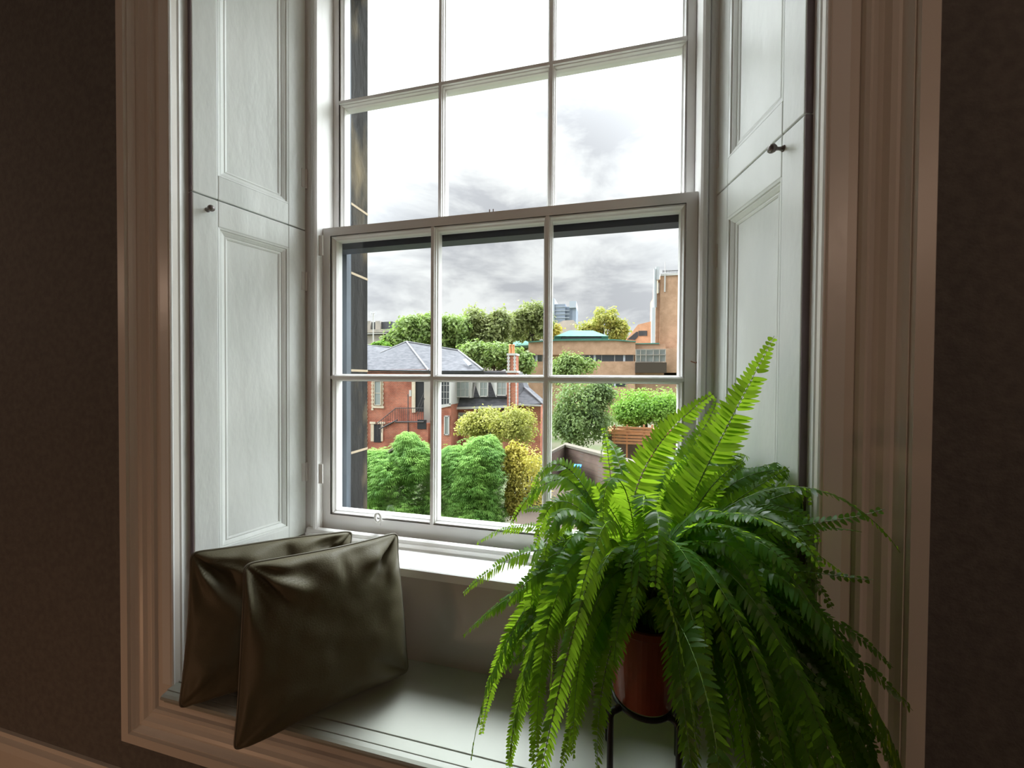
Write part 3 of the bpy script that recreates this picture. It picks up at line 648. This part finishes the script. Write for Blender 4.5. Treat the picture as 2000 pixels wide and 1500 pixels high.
def stairs(m):
    Y = D-.95
    m.tube([at(735, 828, Y), at(772, 798, Y)], .035, 5); m.tube([at(741, 838, Y), at(776, 808+12, Y)], .06, 5)
    m.tube([at(772, 797, Y), at(828, 797, Y)], .035, 5); m.tube([at(772, 824, Y), at(828, 824, Y)], .07, 5)
    for i in range(9): x = 737+i*4.2; y = 828-i*3.5; m.tube([at(x, y, Y), at(x, y+24, Y)], .018, 4)
    for i in range(15): x = 773+i*3.9; m.tube([at(x, 797, Y), at(x, 824, Y)], .018, 4)
    m.tube([at(812, 806, Y), at(828, 768, Y)], .03, 5); m.tube([at(815, 812, Y), at(829, 778, Y)], .03, 5)
    m.tube([at(797, 770, Y), at(797, 850, Y)], .04, 5)
part('fire_stairs', 'iron', h, stairs)
# linked wing with flat lead roof, mansard and dormers
g = thing('mansard_house', (at(960, 738, 31).x, 33, GZ), 'brick house wing with slate mansard, white dormers and a striped red and white chimney', 'house')
part('brick_wall', 'redbrick', g, lambda m: (pxbox(m, 858, 790, 881, None, 29.3, 3, GZ), pxbox(m, 880, 800, 996, None, 31, 6, GZ), pxbox(m, 996, 790, 1056, None, 31.5, 5, GZ)))
part('flat_roof', 'lead', g, lambda m: (pxbox(m, 838, 724, 992, 730, 31.6, 6), pxbox(m, 838, 729, 992, 742, 31.9, 5)))
part('parapet_line', 'slate', g, lambda m: pxbox(m, 838, 726.5, 992, 728.5, 31.5, .2))
part('mansard_roof', 'slate', g, lambda m: (pxpoly(m, [(878, 776, 31.0), (880, 738, 31.9), (1000, 738, 31.9), (998, 776, 31.0)], (0, 3, 0)),
     pxpoly(m, [(880, 797, 30.6), (884, 774, 31.2), (998, 774, 31.2), (1000, 794, 30.6)], (0, 1, 0)),
     pxpoly(m, [(1000, 792, 31.1), (1014, 736, 33), (1026, 758, 33), (1060, 788, 31.1)], (0, 2, 0))))
part('hip_flashing', 'lead', g, lambda m: m.tube([at(1024, 756, 32.9), at(1061, 789, 31)], .07, 5))
part('cornice', 'whitewood', g, lambda m: (pxpoly(m, [(882, 800, 30.5), (882, 795.5, 30.5), (1000, 792, 30.5), (1000, 796, 30.5)], (0, .5, 0)), pxpoly(m, [(857, 798, 29.2), (857, 791, 29.2), (880, 788, 29.2), (880, 793, 29.2)], (0, .4, 0)), pxbox(m, 996, 790, 1056, 793, 31.0, .4)))
part('dormer_cheek', 'whitewood', g, lambda m: (pxbox(m, 857, 740, 861, 792, 29.2, 2.5), pxbox(m, 877, 738, 881, 790, 29.2, 2.5), pxbox(m, 881, 740, 920, 745, 30.5, 1.2), pxbox(m, 916, 742, 921, 777, 30.5, 1.2)))
for x0 in (925, 957):
    m = MB(); pxpoly(m, [(x0, 742, 31.1), (x0+12, 742, 30.6), (x0+12, 776, 30.6)], (0, .2, 0)); m.build('dormer_cheek', M['whitewood'], g)
win_out(g, 861, 740, 878, 791, 29.25, 'darkglass', 3, 4, .8); win_out(g, 882, 744, 917, 776, 30.45, 'paleglass', 4, 2, 1.6)
win_out(g, 936, 743, 953, 775, 30.5, 'paleglass', 2, 2, 1.8); win_out(g, 969, 743, 990, 773, 30.5, 'paleglass', 2, 2, 1.8)
win_out(g, 867, 812, 877, 850, 29.2, 'paleglass', 1, 1, 1.8)
for x0, x1 in ((895, 914), (927, 941), (952, 962), (972, 984)): win_out(g, x0, 806, x1, 848, 30.85, 'paleglass', 1, 2, 1.2)
part('quoins', 'quoin', g, lambda m: [quoins(m, x, 802, 850, 30.9, 1.8, 3.4) for x in (893, 916, 925, 943, 950, 964, 970, 986)])
part('downpipe', 'iron', g, lambda m: m.tube([at(883, 800, 30.4), at(884, 860, 30.4)], .08, 6))
o = part('chimney_stack', 'redbrick', g, lambda m: (pxbox(m, 990.5, 693, 1007.5, 800, 30.2, 1.0)))
part('chimney_bands', 'whitewood', o, lambda m: (pxbox(m, 989.5, 690, 1008.5, 694, 30.1, 1.2), quoins(m, 993, 694, 722, 30.13, 2.8, 3.4), quoins(m, 1005, 694, 722, 30.13, 2.4, 3.4), pxbox(m, 988, 724, 1010, 728, 30.1, 1.2), quoins(m, 995, 744, 796, 30.13, 1.3, 3.4), quoins(m, 1008, 744, 796, 30.13, 1.3, 3.4)))
for x in (996.5, 1002.5):
    a = at(x, 690, 30.6); MB().lathe([(.13, 0), (.12, .1), (.10, .6), (.13, .62), (.13, .7), (.10, .72)], a, n=12).build('chimney_pot', M['clay'], o)
# --- institutional tan brick block
D = 70
b = thing('college_building', (at(1150, 738, D).x, D+8, GZ), 'long low tan brick building with green copper roof lantern and ribbon windows', 'building')
part('brick_wall', 'tanbrick', b, lambda m: (pxpoly(m, [(1032, 668, D), (1088, 664, D), (1200, 664, D), (1241, 667, D), (1241, 693, D), (1032, 693, D)], (0, 14, 0)), pxbox(m, 1032, 706, 1241, None, D, 14, GZ), pxbox(m, 1036, 692, 1241, 707, D+1, 12),
     pxbox(m, 1241, 672, 1300, 684, D+2, 10), pxbox(m, 1297, 680, 1420, 735, D+1, 10), pxbox(m, 1240, 728, 1420, None, D+1, 10, GZ)))
part('copper_coping', 'copper', b, lambda m: (pxpoly(m, [(1032, 669, D-.3), (1032, 667, D-.3), (1085, 663, D-.3), (1201, 662.5, D-.3), (1242, 666, D-.3), (1242, 668, D-.3), (1201, 665, D-.3), (1085, 665.5, D-.3)], (0, 2, 0)), pxbox(m, 1241, 670, 1288, 672, D+1.7, 2)))
o = part('copper_lantern', 'copper', b, lambda m: (pxpoly(m, [(1084, 656.5, D+2), (1112, 645.5, D+6), (1158, 645.5, D+6), (1188, 656.5, D+2)], (0, 6, 0)), pxbox(m, 1082, 656, 1096, 664, D+2.5, 5), pxbox(m, 1175, 656, 1188, 664, D+2.5, 5), pxbox(m, 1096, 661, 1175, 664, D+2.4, 5), pxpoly(m, [(1001, 676, D+3), (1003, 666, D+6), (1026, 665, D+6), (1034, 674, D+3)], (0, 5, 0))))
part('lantern_glazing', 'darkglass', o, lambda m: pxbox(m, 1094, 657, 1177, 662, D+2.8, 4))
for (x0, y0, x1, y1) in ((1035, 693, 1059, 706), (1126, 692.5, 1200, 707), (1201, 692.5, 1237, 707), (1180, 745, 1222, 755)):
    m = MB(); pxbox(m, x0, y0, x1, y1, D-.05 if y0 > 700 else D+.4, .3); o = m.build('ribbon_window', M['darkglass'], b)
    m = MB(); n_ = max(1, int((x1-x0)/20))
    for i in range(n_+1): xx = x0+(x1-x0)*i/n_; pxbox(m, xx-.25, y0, xx+.25, y1, D-.1 if y0 > 700 else D+.3, .1)
    m.build('window_bars', M['whitewood'], o)
    m = MB(); pxbox(m, x0+(x1-x0)*.45, y0+.5, x0+(x1-x0)*.45+4, y1-.5, D-.12 if y0 > 700 else D+.32, .1); m.build('blind', M['pale_blue'], o)
o = part('glazed_balcony', 'terrace', b, lambda m: [pxbox(m, x-.5, 682, x+.5, 708, D-1, .3) for x in (1242, 1251, 1262, 1276, 1288, 1300)]+[pxbox(m, 1241, y-.5, 1301, y+.5, D-1, .3) for y in (682, 693, 707)])
part('balcony_glass', 'paleglass', o, lambda m: pxbox(m, 1242, 683, 1300, 706, D-.6, .3))
part('balcony_front', 'bark', b, lambda m: pxbox(m, 1241, 708, 1302, 728, D-1.2, 2))
# --- tower
tw = thing('brick_tower', (at(1310, 738, 76).x, 80, GZ), 'tall plain tan brick tower with silver ducts at its corner', 'tower')
part('shaft', 'tanbrick', tw, lambda m: (pxbox(m, 1290, 536, 1380, None, 76, 10, GZ), pxbox(m, 1281, 573, 1291, None, 76.5, 9, GZ), pxbox(m, 1285, 546, 1291, 574, 76.4, 8)))
part('cap', 'whitewood', tw, lambda m: pxbox(m, 1291, 532.5, 1380, 536.5, 75.8, 10.4))
part('roof_railing', 'iron', tw, lambda m: (pxbox(m, 1294, 527, 1380, 527.8, 76, .1), [pxbox(m, 1294+i*2.4, 527, 1294.6+i*2.4, 533, 76, .1) for i in range(30)]))
part('duct', 'silver', tw, lambda m: (pxbox(m, 1273, 600, 1280, 672, 75, 1.2), pxbox(m, 1277, 524, 1280, 610, 75.2, 1), pxbox(m, 1281, 521, 1288, 546, 75.4, 1), pxbox(m, 1278, 540, 1283, 600, 75.6, .8)))
part('white_pipe', 'whitewood', tw, lambda m: (pxbox(m, 1297.5, 535, 1300, 570, 75.7, .3), pxbox(m, 1298.6, 512, 1299.4, 535, 75.7, .2), pxbox(m, 1286, 552, 1287.5, 572, 75.9, .3)))
s_ = thing('stepped_block', (at(1250, 738, 84).x, 87, GZ), 'small brown brick block with sloping eaves, left of the tower', 'building')
part('brick_wall', 'tanbrick', s_, lambda m: (pxpoly(m, [(1222, 664, 82), (1246, 634, 82), (1274, 627, 82), (1274, 672, 82), (1222, 672, 82)], (0, 6, 0)), pxbox(m, 1222, 671, 1274, None, 82, 6, GZ)))
part('strip_window', 'darkglass', s_, lambda m: (pxbox(m, 1247, 646, 1264, 656, 81.9, .3), pxpoly(m, [(1225, 663, 81.9), (1243, 648, 81.9), (1246, 648, 81.9), (1246, 658, 81.9), (1240, 664, 81.9)], (0, .3, 0))))
# --- far things
f_ = thing('office_tower', (at(1104, 738, 400).x, 420, GZ), 'far blue-grey office tower on the horizon between the trees', 'tower')
part('tower_block', 'haze_blue', f_, lambda m: (pxbox(m, 1079, 594, 1104, None, 400, 30, GZ), pxpoly(m, [(1100, 594, 402), (1104, 598, 402), (1120, 602, 402), (1120, 640, 402), (1100, 640, 402)], (0, 28, 0)), pxbox(m, 1118, 600, 1125, None, 400, 30, GZ)))
part('service_core', 'pale_blue', f_, lambda m: (pxbox(m, 1112, 588, 1125, 601, 398, 30), pxbox(m, 1073, 583, 1083, None, 399, 30, GZ)))
part('floor_bands', 'pale_blue', f_, lambda m: [pxbox(m, 1083, y, 1112, y+1, 399.5, 1) for y in (599, 606, 613, 620)])
q_ = thing('pink_stone_building', (at(1104, 738, 150).x, 155, GZ), 'pale pinkish building with sloping top under the far tower', 'building')
part('block', 'pinkstone', q_, lambda m: (pxpoly(m, [(1070, 640, 150), (1100, 626, 150), (1120, 625, 150), (1128, 634, 150), (1128, 668, 150), (1070, 668, 150)], (0, 10, 0)), pxbox(m, 1070, 667, 1128, None, 150, 10, GZ)))
q_ = thing('terrace_houses', (at(735, 738, 130).x, 136, GZ), 'distant sandstone terrace with chimneys at the left of the view', 'house')
part('terrace_wall', 'terrace', q_, lambda m: (pxbox(m, 640, 644, 768, 650, 129, 10), pxbox(m, 640, 655, 768, None, 130, 10, GZ)))
part('slate_roof', 'slate', q_, lambda m: (pxbox(m, 640, 630, 766, 645, 132, 10), pxbox(m, 640, 649, 766, 656, 130.4, 8)))
for x in (718, 737): part('chimney', 'terrace', q_, lambda m: pxbox(m, x-4, 627, x+5, 646, 131, 3))
for x in (655, 680): part('chimney', 'terrace', q_, lambda m: pxbox(m, x-4, 627, x+5, 646, 131, 3))
part('white_ledge', 'whitewood', q_, lambda m: pxbox(m, 640, 651.5, 755, 653, 128.8, 1))
q_ = thing('lighting_mast', (at(729, 738, 90).x, 90, GZ), 'thin white lighting mast rising above the slate roof at the left', 'mast')
a = at(729, 612, 90)
part('pole', 'whitewood', q_, lambda m: m.tube([(a.x, 90, GZ), a], .14, 8))
part('lamp_bracket', 'silver', q_, lambda m: (m.tube([at(724, 612, 90), at(734, 612, 90)], .1, 6), m.tube([at(725, 608, 90), at(725, 616, 90)], .12, 6), m.tube([at(733, 608, 90), at(733, 616, 90)], .12, 6)))
q_ = thing('grey_villa', (at(935, 738, 75).x, 78, GZ), 'grey roofed building glimpsed between the background trees', 'house')
part('villa_wall', 'terrace', q_, lambda m: pxbox(m, 925, 653, 962, None, 80, 8, GZ)); part('villa_roof', 'whitewood', q_, lambda m: pxbox(m, 925, 650.5, 962, 652, 79.7, 8.5))

# --- trees
def crown(blobs, n, size, rnd, shape='leaf', lump=.42, nl=26):
    """leaves on the skins of many lumps that sit on big ellipsoids. blobs: (centre, (rx, ry, rz))"""
    m = MB()
    for c, r in blobs:
        lumps = []
        for _ in range(nl):
            d = Vector((rnd.gauss(0, 1), rnd.gauss(0, 1)-.3, rnd.gauss(0, 1)*.9+.2)).normalized(); k = rnd.uniform(.45, .80)
            lumps.append((c+Vector((d.x*r[0], d.y*r[1], d.z*r[2]))*k, rnd.uniform(.7, 1.15)*lump))
        lumps.append((c, .62))
        for _ in range(n//len(blobs)):
            lc, k = rnd.choice(lumps); d = Vector((rnd.gauss(0, 1), rnd.gauss(0, 1), rnd.gauss(0, 1))).normalized(); q = rnd.uniform(.75, 1.08) if rnd.random() > .16 else rnd.uniform(1.05, 1.5)
            q *= 1+.55*noise.noise(d*2.3+lc*.9)+.25*noise.noise(d*6+lc)
            p = lc+Vector((d.x*r[0], d.y*r[1], d.z*r[2]))*k*q
            s = size*rnd.uniform(.6, 1.3)
            if shape == 'leaf':
                nn = (d+Vector((rnd.uniform(-.7, .7), rnd.uniform(-.7, .7), rnd.uniform(-.2, 1)))).normalized(); u = nn.orthogonal().normalized(); a = rnd.uniform(0, 6.28)
                v = nn.cross(u); u, v = u*math.cos(a)+v*math.sin(a), v*math.cos(a)-u*math.sin(a)
                m.add([p-u*s*.5, p+v*s*.32-u*s*.1+nn*s*.05, p+u*s*.5-nn*s*.1, p-v*s*.32+u*s*.1+nn*s*.05], [(0, 1, 2, 3)])
            else:                                  # flat drooping conifer spray with finger-like ends
                o = Vector((d.x, d.y, 0)); o = o.normalized() if o.length > .1 else Vector((0, -1, 0))
                T = (o+Vector((rnd.uniform(-.5, .5), rnd.uniform(-.5, .5), rnd.uniform(-.25, .35)))).normalized(); S = T.cross(Vector((0, 0, 1))).normalized(); U = S.cross(T)
                S = (S+U*rnd.uniform(-.5, .5)).normalized()
                for k2 in (-2, -1, 0, 1, 2):
                    dd = (T*math.cos(k2*.45)+S*math.sin(k2*.45)); ln = s*(1-.13*abs(k2)); e_ = dd.cross(U).normalized()*s*.055; b_ = p+T*s*.12*abs(k2)*.3
                    m.add([b_-e_*.6, b_+dd*ln*.55-e_+U*s*.05, b_+dd*ln-Vector((0, 0, s*.22)), b_+dd*ln*.55+e_+U*s*.05], [(0, 1, 2, 3)])
    return m
TN = [0]
def tree(name, label, cat, blobs_px, Y, mt, n, size, trunk=None, group=None, shape='leaf', depth=1.0, lump=.42, nl=26, trunk_r=.25):
    TN[0] += 1; rnd = random.Random(100+TN[0]); blobs = []
    for b_ in blobs_px:
        px, py, rx, ry = b_[:4]; yy = Y+(b_[4] if len(b_) > 4 else 0); c = at(px, py, yy); k = yy/F*1.05
        blobs.append((c, (rx*k, min(rx, ry)*k*depth, ry*k)))
    c0 = blobs[0][0]; tx = trunk if trunk is not None else blobs_px[0][0]
    q = thing(name, (at(tx, blobs_px[0][1], Y).x, Y, GZ), label, cat, group)
    crown(blobs, n, size, rnd, shape, lump, nl).build('crown', M[mt], q, fixn=False)
    m = MB(); x = at(tx, blobs_px[0][1], Y).x
    m.tube([(x, Y, GZ), (x+.05, Y, (GZ+c0.z)/2), (c0.x, c0.y, c0.z)], [trunk_r, trunk_r*.8, trunk_r*.4], 8)
    for c, r in blobs:
        for k in range(4): a_ = rnd.uniform(0, 6.28); m.tube([(x, Y, c.z-r[2]*.7), c+Vector((math.cos(a_)*r[0]*.6, math.sin(a_)*r[1]*.6, r[2]*.45))], [trunk_r*.35, trunk_r*.08], 5)
    m.build('trunk', M['bark'], q); return q
BG = 'trees beyond the houses'
tree('tree', 'mid green tree rising above the slate roof ridge, nearest the left stone reveal', 'tree', [(800, 655, 46, 38), (770, 668, 28, 22), (840, 640, 25, 30)], 58, 't_green', 9000, .62, group=BG)
tree('tree', 'bushy green tree beside the centre left glazing bar, above the slate roof', 'tree', [(885, 652, 38, 42), (870, 680, 40, 30)], 60, 't_green', 8000, .62, group=BG)
tree('tree', 'olive green tree in the middle of the background tree line', 'tree', [(925, 640, 30, 38), (960, 660, 40, 50), (975, 632, 26, 26)], 64, 't_olive', 9000, .62, group=BG)
tree('tree', 'tallest olive tree of the line, left of the far tower', 'tree', [(1040, 620, 30, 32), (1010, 638, 30, 28), (1065, 635, 20, 30)], 72, 't_olive', 7000, .62, group=BG)
tree('tree', 'green tree filling the gap behind the striped chimney', 'tree', [(965, 700, 62, 30), (925, 700, 35, 30), (1020, 712, 30, 22)], 50, 't_green', 9000, .5, group=BG)
tree('tree', 'hazy tall tree at the back of the tree line, behind the left glazing bar', 'tree', [(838, 642, 44, 34), (800, 650, 30, 26)], 88, 't_olive', 6500, .8, group=BG, lump=.36)
tree('tree', 'hazy back row tree right of the centre of the tree line', 'tree', [(905, 642, 42, 32), (945, 655, 40, 34)], 92, 't_green', 6500, .8, group=BG, lump=.36)
tree('tree', 'hazy back row tree between the tallest olive tree and the green one', 'tree', [(990, 648, 42, 32), (1015, 660, 40, 30)], 90, 't_olive', 6500, .8, group=BG, lump=.36)
tree('tree', 'yellow autumn tree behind the copper roofed building', 'tree', [(1048, 646, 27, 19), (1078, 650, 20, 22)], 92, 't_yellow', 4000, .6, group=BG)
tree('tree', 'loose golden green tree standing behind the copper lantern', 'tree', [(1178, 635, 30, 32), (1150, 648, 25, 22), (1208, 648, 22, 22)], 100, 't_lime', 5500, .75, group=BG, lump=.34)
tree('tree', 'green tree half hiding the ribbon windows of the tan building', 'tree', [(1118, 715, 42, 24), (1100, 728, 30, 24)], 45, 't_green', 5000, .36)
tree('tree', 'dark green spreading tree behind the garden wall', 'tree', [(1132, 790, 52, 48), (1150, 830, 44, 42), (1105, 830, 28, 36), (1170, 770, 26, 28)], 27, 't_deep', 15000, .20, trunk=1112, trunk_r=.14, nl=34)
tree('tree', 'bright light green tree beside the right sash stile', 'tree', [(1262, 795, 62, 38), (1230, 808, 36, 26), (1300, 800, 36, 34)], 30, 't_light', 11000, .20, nl=30, trunk_r=.14)
tree('tree', 'yellow green tree in front of the mansard house', 'tree', [(960, 835, 60, 38), (1010, 835, 46, 42), (925, 830, 36, 30)], 21, 't_lime', 12000, .15, lump=.36, nl=30, trunk_r=.10)
tree('shrub', 'golden yellow shrub between the conifer and the fern', 'shrub', [(1030, 925, 44, 55), (1005, 900, 26, 34), (1040, 1000, 44, 50), (1004, 975, 24, 50)], 15, 't_yellow', 9000, .12, lump=.36, nl=30, trunk_r=.06)
CG = 'large conifers in the garden'
tree('conifer', 'large bright green conifer behind the lower left pane', 'conifer', [(760, 940, 85, 78), (812, 905, 45, 50), (735, 915, 50, 45), (700, 1010, 100, 90), (800, 1030, 80, 90), (796, 868, 24, 26)], 14, 't_conifer', 44000, .22, shape='spray', lump=.19, nl=140, group=None)
tree('conifer', 'large dark-shaded conifer behind the lower centre pane', 'conifer', [(925, 925, 72, 72), (890, 905, 52, 42), (945, 885, 40, 38), (925, 1010, 76, 90), (865, 990, 52, 90)], 14.6, 't_conifer', 44000, .22, shape='spray', lump=.19, nl=140, group=None)
tree('shrub', 'small green bush at the left end of the tree line', 'shrub', [(746, 676, 20, 10)], 48, 't_light', 1800, .4)

# --- garden wall, fence, bin
cw = at(1104, 872, 20); zt = cw.z
def onz(px, py, z): v = ray(px, py); return v*(z/v.z)
e1 = onz(1182, 893, zt); e2 = onz(1074, 888, zt); e1 = cw+(e1-cw)*3.0
m = MB()
for q in (e1, e2):
    m.add([(cw.x, cw.y, GZ), (q.x, q.y, GZ), (q.x, q.y, zt), (cw.x, cw.y, zt), (cw.x, cw.y+.35, GZ), (q.x, q.y+.35, GZ), (q.x, q.y+.35, zt), (cw.x, cw.y+.35, zt)], [(0, 1, 2, 3), (4, 7, 6, 5), (0, 4, 5, 1), (1, 5, 6, 2), (2, 6, 7, 3), (3, 7, 4, 0)])
gw = thing('garden_wall', (cw.x, cw.y, GZ), 'old brick garden wall with pale stone coping, below the dark green tree', 'wall')
m.build('brickwork', M['wallbrick'], gw)
m = MB()
for q in (e1, e2): m.prism([(cw.x, cw.y-.12, zt), (q.x, q.y-.12, zt), (q.x, q.y+.5, zt), (cw.x, cw.y+.5, zt)], (0, 0, .12))
m.build('coping', mat('mossy_coping', (.13, .115, .095), .95, spec=.1), gw)
YZ = -4.9
MB().box(-3.0, 14, 11, 21, GZ-.3, YZ).build('trim_7', M['yard'], kind='structure')
q_ = thing('timber_fence', (at(1235, 845, 27).x, 27, GZ), 'orange brown slatted timber fence below the light green tree', 'fence')
for i in range(6): part('rail', 'timber', q_, lambda m: pxbox(m, 1195, 834+i*6, 1275, 838+i*6, 27, .06))
for x in (1200, 1225, 1258, 1274): part('post', 'timber', q_, lambda m: pxbox(m, x-1.5, 830, x+1.5, None, 27.08, .12, GZ))
q_ = thing('shed', (at(1265, 860, 29).x, 30, GZ), 'low brown shed behind the slatted timber fence', 'shed')
part('shed_wall', 'wallbrick', q_, lambda m: pxbox(m, 1186, 850, 1400, None, 28.6, 2.5, GZ)); part('shed_roof', 'timber', q_, lambda m: pxbox(m, 1184, 846, 1402, 851, 28.4, 2.8))
q_ = thing('storage_bin', (at(1128, 918, 18).x, 18, YZ), 'blue plastic bin in front of the garden wall', 'bin')
part('bin_body', 'bluebin', q_, lambda m: pxbox(m, 1121, 913, 1134, None, 18, .4, YZ)); part('lid', 'bluebin', q_, lambda m: pxbox(m, 1120, 911, 1135, 913.5, 17.95, .5))
